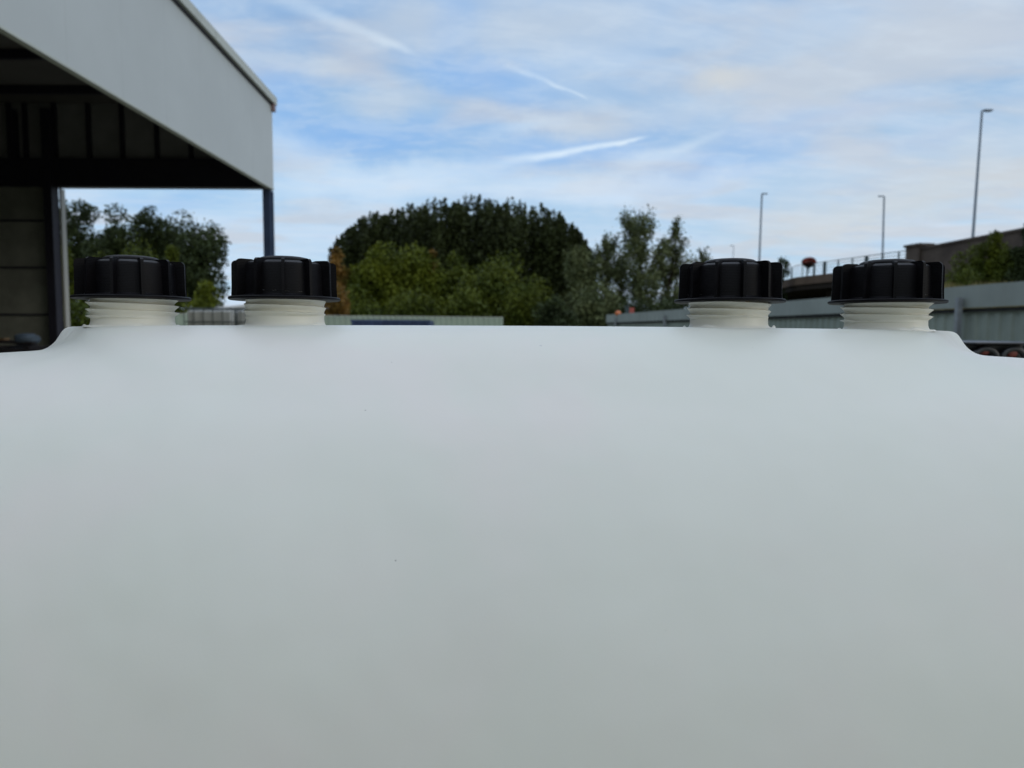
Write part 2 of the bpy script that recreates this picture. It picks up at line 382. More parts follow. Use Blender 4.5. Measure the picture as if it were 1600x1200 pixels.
def neck_mesh(phase, seed):
    rnd = random.Random(seed)
    NT, NZ = 160, 150; z0, z1 = -.006, .030
    core, dep, pitch = .0303, .0036, .0054
    vs_, fs = [], []
    bumps = [(rnd.uniform(0, 6.28), rnd.uniform(.05, .14), rnd.uniform(.0004, .0011)) for _ in range(5)]
    for j in range(NZ + 1):
        z = z0 + (z1 - z0) * j / NZ
        for i in range(NT):
            th = 2 * math.pi * i / NT
            s = ((z - .0085) / pitch + th / (2 * math.pi) + phase)
            fr = s - math.floor(s)
            if fr < .62: tooth = (fr / .62) ** 1.15
            else: tooth = max(0, 1 - (fr - .62) / .16)
            if fr > .78: tooth = 0
            env = smooth((z - .0065 - .0012 * math.sin(th + phase * 3)) / .0022)
            seg = .45 + .55 * smooth(.5 + 1.1 * math.sin(th * 2 + phase * 9))
            r = core + dep * tooth * env * seg + .0022 * math.exp(-max(z - 0.0, 0) / .0016)
            if z < .0: r = core + .0022 + (-z) * .35
            vs_.append((r * math.cos(th), r * math.sin(th), z))
    for j in range(NZ):
        for i in range(NT): fs.append((j * NT + i, j * NT + (i + 1) % NT, (j + 1) * NT + (i + 1) % NT, (j + 1) * NT + i))
    mb = MB(); mb.add(vs_, fs)
    # low moulded bead round the neck foot, with ragged flash
    n = 120; pr_ = []
    vs_, fs = [], []
    for i in range(n):
        th = 2 * math.pi * i / n
        k = 1.0
        for a, w, h in bumps:
            d = abs((th - a + math.pi) % (2 * math.pi) - math.pi)
            k += h / .0009 * math.exp(-(d / w) ** 2)
        for q in range(7):
            an = math.pi * q / 6
            vs_.append(((.0348 + .0016 * math.cos(an)) * math.cos(th), (.0348 + .0016 * math.cos(an)) * math.sin(th), -.0010 + .0016 * k * math.sin(an)))
    for i in range(n):
        for q in range(6): fs.append((i * 7 + q, ((i + 1) % n) * 7 + q, ((i + 1) % n) * 7 + q + 1, i * 7 + q + 1))
    mb.add(vs_, fs)
    return mb
def cap_mesh(rot):
    mb = MB()
    br = .0338
    # flange, wall, shoulder
    prof = [(.0300, .0000), (.0424, .0000), (.0434, .0006), (.0434, .0019), (.0428, .0026), (.0352, .0034), (br + .0003, .0045),
            (br, .0060), (br - .0004, .0265), (br - .0012, .0283), (br - .0034, .0297), (br - .0075, .0304), (.0225, .0306), (.0001, .0306)]
    mb.lathe(prof, 96, close=False)
    mb.lathe([(.0300, .0000), (.0300, .018), (.0001, .018)], 48, close=False)
    mb.v = mb.v
    for k in range(12):
        a = rot + 2 * math.pi * k / 12
        ro, ri, hz, w = .0404, .0245, .0312, .0011
        pr = [(br - .002, .0028), (ro + .0006, .0028), (ro + .0002, .010), (ro, hz - .0030), (ro - .0006, hz - .0014), (ro - .0022, hz - .0002), (ro - .004, hz),
              (ri + .004, hz), (ri, hz - .0008), (ri, hz - .003), (br - .002, hz - .006)]
        vs_ = []
        for sgn in (-1, 1):
            for r, z in pr:
                c, s = math.cos(a), math.sin(a)
                vs_.append((r * c - sgn * w * s, r * s + sgn * w * c, z))
        n = len(pr)
        fs = [tuple(range(n)), tuple(range(2 * n - 1, n - 1, -1))] + [(i, i + n, (i + 1) % n + n, (i + 1) % n) for i in range(n)]
        mb.add(vs_, fs)
    return mb
def cap_material():
    m = bpy.data.materials.new('black cap plastic'); m.use_nodes = True; t = m.node_tree; b = NB(t); pr = t.nodes['Principled BSDF']
    oc = b.n('ShaderNodeTexCoord').outputs['Object']
    n = b.noise(oc, 60, 4, .6)
    t.links.new(b.mix(b.ss(n, .3, .75), (.0022, .0020, .0027, 1), (.0044, .0040, .0050, 1)), pr.inputs['Base Color'])
    t.links.new(b.ss(n, .2, .8, .38, .52), pr.inputs['Roughness'])
    pr.inputs['Specular IOR Level'].default_value = .10
    w = b.n('ShaderNodeTexWave', wave_type='BANDS', bands_direction='Z'); t.links.new(oc, w.inputs['Vector'])
    w.inputs['Scale'].default_value = 260; w.inputs['Distortion'].default_value = .6
    bn = b.n('ShaderNodeBump'); bn.inputs['Strength'].default_value = .25; bn.inputs['Distance'].default_value = .0003
    t.links.new(b.m('ADD', w.outputs['Fac'], b.m('MULTIPLY', b.noise(oc, 500, 3), .6)), bn.inputs['Height']); t.links.new(bn.outputs[0], pr.inputs['Normal'])
    return m
M['cap'] = cap_material()
for i, (cx, off) in enumerate(caps):
    facing = math.atan2(-D, -cx)
    nz = NECKZ - .0022 * (abs(cx) / .36) ** 2
    neck_mesh([.1, .45, .75, .3][i], i + 3).build('neck', M['neckmat'], tank, auto=50, loc=(cx, D - .61, nz))
    cz = EYE + .0240
    c = cap_mesh(facing + R(off)).build('screw_cap', M['cap'], tank, auto=32, loc=(cx, D - .61, cz))
    d = MB().lathe([(.0212, .0295), (.0212, .0318), (.0206, .0328), (.0185, .0340), (.0150, .0347), (.0143, .0340), (.0100, .0338), (.0001, .0336)], 72, close=False)
    # small moulded grip on the crown
    d.box(-.0095, .0095, -.0016, .0016, .0337, .0352)
    d.build('cap_crown', M['cap'], c, auto=32)

# ------------------------------------------------------------ warehouse on the left
wh = empty('warehouse', (-14, 8, 0), 'open sided grey warehouse canopy with pale fascia and dark interior', 'warehouse')
YE = 19.7; _c = P(427.5, 294.5, YE); X0, ZF = _c.x, _c.z; ZT = P(427.5, 167, YE).z
_d = ray(268, 0); _k = X0 / _d.x; SLP = (EYE + _d.z * _k - ZT) / (YE - _d.y * _k)      # the parapet rises towards the near end
off = (-14, 8, 0)
def slab(x0, x1, ya, yb, zb, zt, bs=0.0):      # box whose top (and, with bs=1, bottom) follows the parapet slope
    v_ = []
    for yy in (ya, yb):
        r_ = SLP * (YE - yy)
        v_ += [(x0, yy, zb + r_ * bs), (x1, yy, zb + r_ * bs), (x1, yy, zt + r_), (x0, yy, zt + r_)]
    return MB().add(v_, [(0, 1, 2, 3), (7, 6, 5, 4), (0, 4, 5, 1), (1, 5, 6, 2), (2, 6, 7, 3), (3, 7, 4, 0)])
def wb(name, mb, m, par=wh, **k): return shift(mb, off).build(name, m, par, **k)
mb = MB(); y = YE; 
while y > -9:                                     # cladding panels with narrow joints
    y2 = y - 1.5; q_ = slab(X0 - .07, X0, y2 + .0012, y - .0012, ZF, ZT); mb.add(q_.v, q_.f); y = y2
fas = wb('fascia', mb, M['clad'])
mb = slab(X0 - .13, X0 - .075, -9, YE - .02, ZF - .03, ZT - .02); wb('fascia_backing', mb, M['steel'])
mb = MB(); mb.box(X0 - .10, X0 + .012, -9, YE + .02, ZF - .045, ZF - .004); wb('fascia_drip', mb, M['trim'])
mb = MB(); y = YE + .12
for L in (4.0, 6, 6, 6, 7): q_ = slab(X0 - .25, X0 + .10, y - L + .02, y, ZT + .07, ZT + .27, 1); mb.add(q_.v, q_.f); y -= L
gut = wb('gutter', mb, M['trim'])
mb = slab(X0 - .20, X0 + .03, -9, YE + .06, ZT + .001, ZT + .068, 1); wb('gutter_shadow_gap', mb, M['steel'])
mb = MB(); mb.box(X0 + .005, X0 + .085, YE - .10, YE + .05, ZT - .13, ZT + .069); wb('gutter_bracket', mb, M['bracket'])
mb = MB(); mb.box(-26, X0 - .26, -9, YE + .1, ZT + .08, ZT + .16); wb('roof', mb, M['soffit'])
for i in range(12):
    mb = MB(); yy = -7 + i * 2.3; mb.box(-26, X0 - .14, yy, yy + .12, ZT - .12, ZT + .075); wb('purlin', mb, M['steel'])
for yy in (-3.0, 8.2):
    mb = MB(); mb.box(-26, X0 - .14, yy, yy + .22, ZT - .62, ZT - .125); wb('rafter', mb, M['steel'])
# north end wall (faces the camera): sheeted head over an opening, solid bay left of it
xj = P(92, 400, YE).x
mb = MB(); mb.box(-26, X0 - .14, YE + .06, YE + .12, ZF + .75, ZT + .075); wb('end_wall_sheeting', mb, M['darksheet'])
for px in (86, 139, 191, 245, 298, 352, 40, 15, -40, -95):
    x = P(px, 220, YE).x; mb = MB(); mb.box(x - .05, x + .05, YE - .04, YE + .055, ZF + .4, ZT + .07); wb('sheeting_rail', mb, M['steel'])
mb = MB(); mb.box(-26, X0 - .14, YE - .12, YE + .18, ZF - .0, ZF + .76); wb('lintel_beam', mb, M['steel'])
pl = P(414.2, 350, YE).x; pr = P(425.5, 350, YE).x
mb = MB(); mb.box(pl, pr, YE - .16, YE + .10, 0, ZF - .05); mb.box(pl - .08, pr + .08, YE - .24, YE + .18, 0, .03)
wb('corner_post', mb, M['bluepost'])
mb = MB(); mb.box(pr + .002, pr + .05, YE - .05, YE + .01, .1, ZF - .10); wb('downpipe', mb, M['bluepost'])
xc0 = P(79, 400, YE).x
mb = MB(); mb.box(xc0, xj - .004, YE - .20, YE + .10, 0, ZT - .13); wb('column', mb, M['steel'])
mb = MB(); mb.box(xc0 - .9, xc0 - .75, YE - .20, YE + .05, ZF + .5, ZT - .13); wb('column', mb, M['steel'])
# solid bay
zz = [0, 1.9, P(40, 418, YE).z, P(40, 345, YE).z, P(40, 273, YE).z]
for a, b_ in zip(zz[:-1], zz[1:]):
    mb = MB(); mb.box(-26, xc0 - .002, YE - .02, YE + .055, a + .02, b_ - .03); wb('wall_panel', mb, M['block'])
for z in zz[1:]:
    mb = MB(); mb.box(-26, xc0 - .002, YE - .07, YE + .05, z - .03, z + .02); wb('wall_rail', mb, M['steel'])
mb = MB(); mb.box(xj + .0, xj + .05, YE + .12, YE + .30, 1.38, ZF - .01); wb('door_jamb', mb, M['jamb'])
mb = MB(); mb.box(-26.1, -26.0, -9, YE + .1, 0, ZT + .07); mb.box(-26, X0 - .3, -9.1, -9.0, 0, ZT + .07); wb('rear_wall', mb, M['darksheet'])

# clutter inside the warehouse, low at the left edge
def stack_timber():
    t = empty('timber_stack', P(30, 540, 11.0).to_2d().to_3d(), 'dark stack of old timber by the warehouse wall, one brown board on top', 'timber stack')
    c = P(22, 531, 11.0); zt = c.z
    rnd = random.Random(4); z = .0; i = 0
    while z < zt - .16:
        mb = MB()
        for k in range(5):
            mb = MB(); yy = -.5 + k * .23 + rnd.uniform(-.02, .02); mb.box(-1.5 + rnd.uniform(-.15, .15), .62 + rnd.uniform(-.2, .12), yy, yy + .19, z, z + .075); mb.build('board', M['darkwood'], t)
        z += .08
        for xx in (-1.1, -.2, .4): mb = MB(); mb.box(xx, xx + .09, -.5, .65, z, z + .04); mb.build('bearer', M['darkwood'], t)
        z += .045
    mb = MB(); mb.beam((-1.6, -.45, z + .0), (.10, -.40, z + .10), .12, .035); mb.build('loose_board', M['wood'], t)
    mb = MB(); mb.beam((-1.3, -.1, z + .12), (.3, -.1, z + .03), .10, .05); mb.build('loose_board', M['darkwood'], t)
    return t, z
ts, zs = stack_timber()
def sack(px, py, Y, w, d, h, label):
    c = P(px, py, Y); mb = MB(); n, m = 20, 12; vs_, fs = [], []; rnd = random.Random(3)
    for j in range(m + 1):
        ph = math.pi * j / m
        for i in range(n):
            th = 2 * math.pi * i / n; k = 1 + .10 * math.sin(3 * th + j) + .05 * math.cos(5 * th)
            sx = math.copysign(abs(math.cos(th)) ** .7, math.cos(th)); sy = math.copysign(abs(math.sin(th)) ** .7, math.sin(th))
            vs_.append((w * k * sx * math.sin(ph) ** .6, d * k * sy * math.sin(ph) ** .6, h * math.cos(ph)))
    for j in range(m):
        for i in range(n): fs.append((j * n + i, (j + 1) * n + i, (j + 1) * n + (i + 1) % n, j * n + (i + 1) % n))
    mb.add(vs_, fs)
    return tag(mb.build('sack', M['sack'], smooth=True, loc=c), label, 'sack')
b0 = ts.location
s = sack(43, 538, 11.0, .15, .16, .10, 'grey blue sack slumped on the timber stack in the warehouse')
s.location.z = zs + .085

# ------------------------------------------------------------ corrugated sheet helper
def corr(p0, p1, z0, z1, pitch, depth, front=(0, -1)):
    p0 = Vector(p0[:2]); p1 = Vector(p1[:2]); L = (p1 - p0).length; d = (p1 - p0) / L; nrm = Vector((d.y, -d.x))
    if nrm.dot(Vector(front)) < 0: nrm = -nrm
    n = max(1, int(L / pitch)); pts = []
    for i in range(n):
        for f, o in ((0, 0), (.35, 0), (.5, 1), (.85, 1)): pts.append((i * L / n + f * L / n, o * depth))
    pts.append((L, 0))
    vs_, fs = [], []
    for z in (z0, z1):
        for s_, o in pts:
            q = p0 + d * s_ + nrm * o; vs_.append((q.x, q.y, z))
    N = len(pts)
    for s_, o in pts: pass
    for i in range(N - 1): fs.append((i, i + 1, N + i + 1, N + i))
    # thickness: a second skin behind
    k = len(vs_)
    for z in (z0, z1):
        for s_, o in pts:
            q = p0 + d * s_ + nrm * (o - .004); vs_.append((q.x, q.y, z))
    for i in range(N - 1):
        fs.append((k + i + 1, k + i, k + N + i, k + N + i + 1)); fs.append((N + i, N + i + 1, k + N + i + 1, k + N + i))
    return vs_, fs
# right-hand hoarding
F = [PZ(1640, 437, 2.42), PZ(1600, 440, 2.42), PZ(1240, 470, 2.42), PZ(950, 492, 2.42)]
F[0] = F[1] + (F[1] - F[2]).normalized() * 9
fn = empty('hoarding_fence', (F[1].x, F[1].y, 0), 'grey green corrugated hoarding running back along the right of the yard', 'fence')
fo = (F[1].x, F[1].y, 0)
fr = (-1, -.1)
for a, b_ in ((F[0], F[2]), (F[2], F[3])):
    d = (b_ - a); d.z = 0; L = d.length; d.normalize(); nrm = Vector((d.y, -d.x, 0))
    if nrm.x > 0: nrm = -nrm
    n = max(1, round(L / 3.0))
    for i in range(n):
        p = a + d * (L * i / n); q = a + d * (L * (i + 1) / n - .01)
        vs_, fs = corr(p, q, .05, 1.97, .27, .03, fr); shift(MB().add(vs_, fs), fo).build('lower_sheet', M['hoardlow'], fn)
        vs_, fs = corr(p + nrm * .10, q + nrm * .10, 2.0, 2.42, .5, .008, fr); shift(MB().add(vs_, fs), fo).build('upper_sheet', M['hoard'], fn)
    mb = MB(); mb.beam(a + Vector((0, 0, 1.95 - a.z)) + nrm * .055, b_ + Vector((0, 0, 1.95 - b_.z)) + nrm * .055, .05, .07); shift(mb, fo).build('rail', M['dark'], fn)  # near-black rail colour paints in the shadow line below the upper sheets
    mb = MB(); mb.beam(a + Vector((0, 0, .6 - a.z)) + nrm * .055, b_ + Vector((0, 0, .6 - b_.z)) + nrm * .055, .05, .07); shift(mb, fo).build('rail', M['hoardlow'], fn)
for px in (1511, 1337, 1045, 967):
    # posts on the yard side
    for a, b_ in ((F[0], F[2]), (F[2], F[3])):
        rx = ray(px, 500); rx = Vector((rx.x, rx.y)); dd = Vector(((b_ - a).x, (b_ - a).y)); aa = Vector((a.x, a.y))
        den = rx.x * dd.y - rx.y * dd.x; t = (aa.x * dd.y - aa.y * dd.x) / den; p = rx * t; k = (p - aa).dot(dd) / dd.length_squared
        if 0 <= k <= 1:
            nrm = Vector((dd.y, -dd.x)).normalized(); nrm = -nrm if nrm.x > 0 else nrm
            p = p + nrm * .19; mb = MB(); mb.box(p.x - .045, p.x + .045, p.y - .05, p.y + .05, 0, 2.2)
            shift(mb, fo).build('post', M['galv'], fn); break
# small lamp and red marker over the far end of the hoarding
q = P(966, 490, 36.5)
wl = empty('warning_lamp', (q.x, q.y, 0), 'small round orange warning lamp on a thin post above the far hoarding', 'lamp')
MB().tube([(0, 0, 0), (0, 0, q.z - .1)], .03).build('post', M['rail'], wl)
mb = MB(); mb.lathe([(.05, -.12), (.12, -.10), (.16, 0), (.12, .11), (.02, .15)], 20, (0, 0, q.z)); mb.build('lens', M['orange'], wl, smooth=True)
q = P(987, 487, 39.6)
sg = empty('marker_board', (q.x, q.y, 0), 'small faded red marker board on a grey post behind the far hoarding', 'sign')
MB().tube([(0, 0, 0), (0, 0, q.z + .2)], .035).build('post', M['galv'], sg)
mb = MB(); mb.box(-.13, .13, -.07, -.037, q.z - .35, q.z + .22); mb.build('board', M['pinkred'], sg)
q = P(980, 486, 40.5)
mb = MB(); mb.box(-.1, .1, -.1, .1, 0, q.z + .25); mb.box(-.16, .16, -.16, .16, q.z + .252, q.z + .30)
tag(mb.build('cabinet', M['rail'], loc=(q.x, q.y, 0)), 'narrow blue grey post box beside the red marker behind the hoarding', 'cabinet')

# far pale green fence, blue skip
G = [PZ(60, 487.5, 2.42), PZ(510, 494, 2.42), PZ(786, 496.5, 2.42)]
fg = empty('sheet_fence', (G[2].x, G[2].y, 0), 'low pale green corrugated sheet fence in front of the central trees', 'fence')
for a, b_ in ((G[0], G[1]), (G[1], G[2])):
    d = b_ - a; n = max(1, round(d.length / 3))
    for i in range(n):
        p = a + d * (i / n); q = a + d * ((i + 1) / n)
        vs_, fs = corr(p, q, .05, 2.42, .35, .05); shift(MB().add(vs_, fs), (G[2].x, G[2].y, 0)).build('sheet', M['palegreen'], fg)
    mb = MB(); mb.beam(a + Vector((0, 0, .02)), b_ + Vector((0, 0, .02)), .09, .05); shift(mb, (G[2].x, G[2].y, 0)).build('capping', M['trim'], fg)
a = P(549, 500, 38); b_ = P(671, 501, 38)
sk = empty('skip', ((a.x + b_.x) / 2, 38, 0), 'long blue steel skip standing in front of the pale green fence', 'skip')
w = (b_.x - a.x) / 2; zt = a.z
mb = MB(); 
mb.add([(-w, 0, .25), (w, 0, .25), (w, 2.2, .25), (-w, 2.2, .25), (-w, 0, zt), (w, 0, zt), (w, 2.2, zt), (-w, 2.2, zt), (-w + .05, .05, zt), (w - .05, .05, zt), (w - .05, 2.15, zt), (-w + .05, 2.15, zt),
        (-w + .05, .05, .3), (w - .05, .05, .3), (w - .05, 2.15, .3), (-w + .05, 2.15, .3)],
       [(0, 3, 2, 1), (0, 1, 5, 4), (1, 2, 6, 5), (2, 3, 7, 6), (3, 0, 4, 7), (4, 5, 9, 8), (5, 6, 10, 9), (6, 7, 11, 10), (7, 4, 8, 11), (8, 9, 13, 12), (9, 10, 14, 13), (10, 11, 15, 14), (11, 8, 12, 15), (12, 13, 14, 15)])
mb.build('body', M['blueskip'], sk)
for i in range(9):
    x = -w + .1 + i * (2 * w - .2) / 8; mb = MB(); mb.box(x - .04, x + .04, -.08, -.002, .25, zt - .1); mb.build('rib', M['blueskip'], sk)
mb = MB(); mb.box(-w - .03, w + .03, -.09, -.001, zt - .09, zt + .02); mb.build('top_rail', M['blueskip'], sk)
for x in (-w + .4, w - .55): 
    mb = MB(); mb.box(x, x + .15, .2, 2.0, 0, .249); mb.build('skid', M['dark'], sk)

# stacked caged containers seen between the first two caps
def ibc(name_loc, label, W_, Dp, H_, nx, ny):
    t = empty('caged_container', name_loc, label, 'liquid container', 'caged white containers in the yard')
    mb = MB()
    for yy in (0, Dp / 2 - .05, Dp - .1): mb.box(0, W_, yy, yy + .1, 0, .12)
    mb.box(0, W_, 0, Dp, .122, .15); mb.build('pallet', M['galv'], t)
    mb = MB(); mb.box(.06, W_ - .06, .06, Dp - .06, .155, H_ - .06); mb.build('bottle', M['hdpe'], t, bevel=.05)
    mb = MB()
    for i in range(nx + 1):
        x = .012 + (W_ - .024) * i / nx
        for yy in (.012, Dp - .012): mb.tube([(x, yy, .15), (x, yy, H_)], .013, 6)
    for i in range(1, ny):
        yy = .012 + (Dp - .024) * i / ny
        for x in (.012, W_ - .012): mb.tube([(x, yy, .15), (x, yy, H_)], .016, 6)
    for z in (.25, H_ - .39, H_):
        for yy in (.012, Dp - .012): mb.tube([(0, yy, z), (W_, yy, z)], .018, 6)
        for x in (.012, W_ - .012): mb.tube([(x, 0, z), (x, Dp, z)], .018, 6)
    mb.build('cage', M['cage'], t)
    mb = MB(); mb.lathe([(.11, H_ - .058), (.11, H_ - .03), (.09, H_ - .02)], 20, (W_ / 2, Dp / 2, 0)); mb.build('lid', M['dark'], t)
    return t
YI = 20.5
top = P(330, 481.5, YI).z; hh = top / 2
a = P(287, 495, YI); b_ = P(363, 495, YI)
for k in range(2):
    t = ibc((a.x, YI, k * hh), ['lower white caged container of the nearer stack, hidden behind the tank', 'upper white caged container with five wide bars, left of the stack beside it'][k], b_.x - a.x, 1.1, hh - .004, 5, 4)
a2 = P(366, 495, YI + .3); b2 = P(372 + 75, 495, YI + .3)
for k in range(2):
    t = ibc((a2.x, YI + .3, k * hh * 1.003), ['lower white caged container half behind the second neck', 'upper white caged container half hidden by the second black cap neck'][k], b2.x - a2.x, 1.1, hh, 9, 4)
# white sloping cover behind
a = P(330, 481, 24.5); b_ = P(395, 473.5, 24.5)
cv = empty('covered_trailer', ((a.x + b_.x) / 2, 25.5, 0), 'white sloping cover standing behind the caged containers', 'cover')
mb = MB(); x0, x1 = a.x - (a.x + b_.x) / 2, b_.x - (a.x + b_.x) / 2; z0, z1 = a.z, b_.z
mb.add([(x0, -1, .6), (x1, -1, .6), (x1, 1, .6), (x0, 1, .6), (x0, -1, z0), (x1, -1, z1), (x1, 1, z1), (x0, 1, z0)],
       [(0, 3, 2, 1), (4, 5, 6, 7), (0, 1, 5, 4), (1, 2, 6, 5), (2, 3, 7, 6), (3, 0, 4, 7)]); mb.build('sheet', M['hdpe'], cv, bevel=.06)
for x in (x0 + .15, x1 - .2):
    for yy in (-.8, .7):
        mb = MB(); mb.box(x, x + .08, yy, yy + .08, 0, .6); mb.build('leg', M['galv'], cv)

# ------------------------------------------------------------ black moulded thing with red bungs, far right
YB = 1.75
def crate(px0, px1, label):
    a = P(px0, 534.5, YB); b_ = P(px1, 535.5, YB); w = b_.x - a.x
    t = empty('moulded_crate', (a.x, YB, 0), label, 'crate', 'black moulded crates at the right edge')
    zt = a.z; mb = MB()
    # body with arched recesses along the front
    mb.box(0, w, .03, .6, zt - .55, zt - .006)
    mb.box(-.004, w + .004, -.004, .604, zt - .0055, zt); 
    mb.build('body', M['moulded'], t, bevel=.003)
    mb = MB(); n = 2
    for i in range(n):
        cx = w * (i + .5) / n; r = w / n * .40
        pts = [(cx + r * math.cos(th), .012, zt - .040 + r * .85 * math.sin(th)) for th in [math.pi * k / 14 for k in range(15)]]
        pts = [(cx + r, .012, zt - .3)] + pts + [(cx - r, .012, zt - .3)]
        mb.tube(pts, .0075, 8)
    mb.build('arch_moulding', M['moulded'], t, smooth=True)
    for i in range(n):
        cx = w * (i + .5) / n
        mb = MB(); mb.lathe([(.010, 0), (.0125, .003), (.0125, .012), (.010, .017), (.004, .018)], 28)
        o = mb.build('bung', M['red'], t, smooth=True, loc=(cx - .002, .026, zt - .021 - (.0 if i == 0 else .006))); o.rotation_euler = (R(90), 0, 0)
    mb = MB(); mb.box(0, w, .05, .58, .0, zt - .552); mb.build('base', M['moulded'], t)
crate(1524, 1612, 'black moulded plastic crate with red bungs at the right edge, in front of the hoarding')
a = P(1440, 533.2, 1.95); b_ = P(1650, 534.5, 1.95)
bn = empty('black_box', (a.x, 1.95, 0), 'long black plastic box lid just beyond the right shoulder of the tank', 'box')
mb = MB(); mb.box(0, b_.x - a.x, 0, .4, 0, a.z - .012); mb.build('body', M['moulded'], bn, bevel=.004)
mb = MB(); mb.box(-.01, b_.x - a.x + .01, -.012, .41, a.z - .0115, a.z); mb.build('lid', M['sack'], bn, bevel=.003)

# ------------------------------------------------------------ bridge, parapet wall, railing
ZD = 4.62
edge = [Vector((22.6, 22, 0)), Vector((21.9, 30, 0)), Vector((20.1, 36.6, 0)), Vector((17.9, 45, 0)), Vector((19.5, 62, 0)), Vector((24, 96, 0))]
dz = [4.88] * 6
bo = (20.1, 36.6, 0)
br = empty('road_bridge', bo, 'dark brown road bridge deck rising behind the hoarding', 'bridge')
def strip(e, z, wid, zb):
    mb = MB(); vs_ = []; fs = []
    for p, zz in zip(e, z): vs_ += [(p.x, p.y, zz), (p.x + wid, p.y + .1, zz), (p.x + wid, p.y + .1, zz - zb), (p.x, p.y, zz - zb)]
    for i in range(len(e) - 1):
        a = i * 4; c = a + 4
        for k in range(4): fs.append((a + k, c + k, c + (k + 1) % 4, a + (k + 1) % 4))
    n = len(vs_); fs += [(0, 1, 2, 3), (n - 1, n - 2, n - 3, n - 4)]
    return mb.add(vs_, fs)
shift(strip(edge[2:], dz[2:], 16, .7), bo).build('deck', M['bridgedark'], br)
e2 = [p + Vector((-.12, 0, 0)) for p in edge[2:]]
shift(strip(e2, [z + .12 for z in dz[2:]], .4, .50), bo).build('edge_beam', M['concrete'], br)
for (x, y) in ((19.3, 43), (21.5, 55), (24, 70)):
    mb = MB(); mb.box(x, x + 12, y, y + 1.0, 0, ZD - .6); shift(mb, bo).build('pier', M['bridgedark'], br)
mb = MB(); mb.box(22, 34, 60, 61, 0, ZD - .6); shift(mb, bo).build('abutment', M['bridgedark'], br)
# embankment under the wall
mb = MB(); vs_ = []; fs = []
crest = [(23.4, 5), (22.9, 20), (22.2, 29.5), (20.6, 36.4)]
for (x, y) in crest: vs_ += [(x - 10.5, y - 1.2, -.1), (x - 6, y - .8, 1.4), (x - .1, y, 3.7), (x + 18, y, ZD + .3), (x + 18, y, -.1)]
for i in range(3):
    for k in range(4): fs.append((i * 5 + k, i * 5 + k + 1, i * 5 + 6 + k, i * 5 + 5 + k))
fs.append((15, 16, 17, 18, 19)); mb.add(vs_, fs); tag(mb.build('embankment', M['earth']), kind='structure')
# masonry parapet wall
pa = P(1425.5, 386, 36.4); pz = P(1600, 357, 30.2); 
d = Vector(((pz - pa).x, (pz - pa).y, 0)); dirw = d.normalized()
wallE = pa + (pz - pa) * 1.5
mw = empty('parapet_wall', (pa.x, pa.y, 0), 'dark masonry parapet wall with end pillar above the bank', 'wall')
wo = (pa.x, pa.y, 0)
top0 = P(1450, 386, pa.y - 1).z; 
s0 = Vector((pa.x, pa.y, 0)) + dirw * .9; s1 = Vector((wallE.x, wallE.y, 0))
zt0, zt1 = top0, pz.z + (pz.z - top0) * .5
def wallbox(a, b_, w, z0a, z1a, z1b, z0b=None):
    z0b = z0a if z0b is None else z0b
    sd_ = Vector((-dirw.y, dirw.x, 0)) * w / 2; vs_ = []
    for p, zb, zt in ((a, z0a, z1a), (b_, z0b, z1b)):
        for s_, z in ((-1, zb), (1, zb), (1, zt), (-1, zt)): q = p + sd_ * s_; vs_.append((q.x, q.y, z))
    return MB().add(vs_, [(0, 1, 2, 3), (7, 6, 5, 4), (0, 4, 5, 1), (1, 5, 6, 2), (2, 6, 7, 3), (3, 7, 4, 0)])
shift(wallbox(s0, s1, .45, 2.0, zt0 - .12, zt1 - .12), wo).build('wall_body', M['masonry'], mw)
shift(wallbox(s0, s1, .56, zt0 - .118, zt0, zt1, zt1 - .118), wo).build('coping', M['masonry'], mw)
pp0 = Vector((pa.x, pa.y, 0)); 
shift(wallbox(pp0, pp0 + dirw * .9, .75, 2.0, P(1440, 386, 36).z, P(1440, 386, 36).z), wo).build('pillar', M['masonry'], mw)
shift(wallbox(pp0 - dirw * .08, pp0 + dirw * .98, .9, P(1440, 386, 36).z + .002, P(1440, 382, 36).z, P(1440, 382, 36).z), wo).build('pillar_cap', M['masonry'], mw)
# railing along the deck edge
rl = empty('bridge_railing', (edge[3].x, edge[3].y, 0), 'thin metal railing with four rails along the bridge edge', 'railing')
ro = (edge[3].x, edge[3].y, 0)
def on_edge(px):
    for a, b_ in zip(edge[2:-1], edge[3:]):
        rx = ray(px, 430); rx = Vector((rx.x, rx.y)); dd = Vector(((b_ - a).x, (b_ - a).y)); aa = Vector((a.x, a.y))
        den = rx.x * dd.y - rx.y * dd.x
        if abs(den) < 1e-6: continue
        t = (aa.x * dd.y - aa.y * dd.x) / den; p = rx * t; k = (p - aa).dot(dd) / dd.length_squared
        if 0 <= k <= 1: return p, k, a, b_
    return None
def deckz(y):
    ys = [p.y for p in edge]
    return float(np.interp(y, ys, dz)) + .12
RH = .72
for px in (1237, 1261, 1271, 1288, 1309, 1331, 1353, 1378, 1403):
    r_ = on_edge(px)
    if not r_: continue
    p = r_[0]; w = .075 if px in (1288, 1353) else .032
    mb = MB(); mb.box(p.x - w, p.x + w, p.y - w, p.y + w, deckz(p.y), deckz(p.y) + RH + (.02 if w > .05 else 0)); shift(mb, ro).build('post', M['rail'], rl)
for k in range(4):
    mb = MB(); pts = [(p.x, p.y, deckz(p.y) + RH * (1 - .25 * k)) for p in edge[2:5]]
    mb.tube(pts, .018 if k else .026, 6); shift(mb, ro).build('rail', M['rail'], rl)
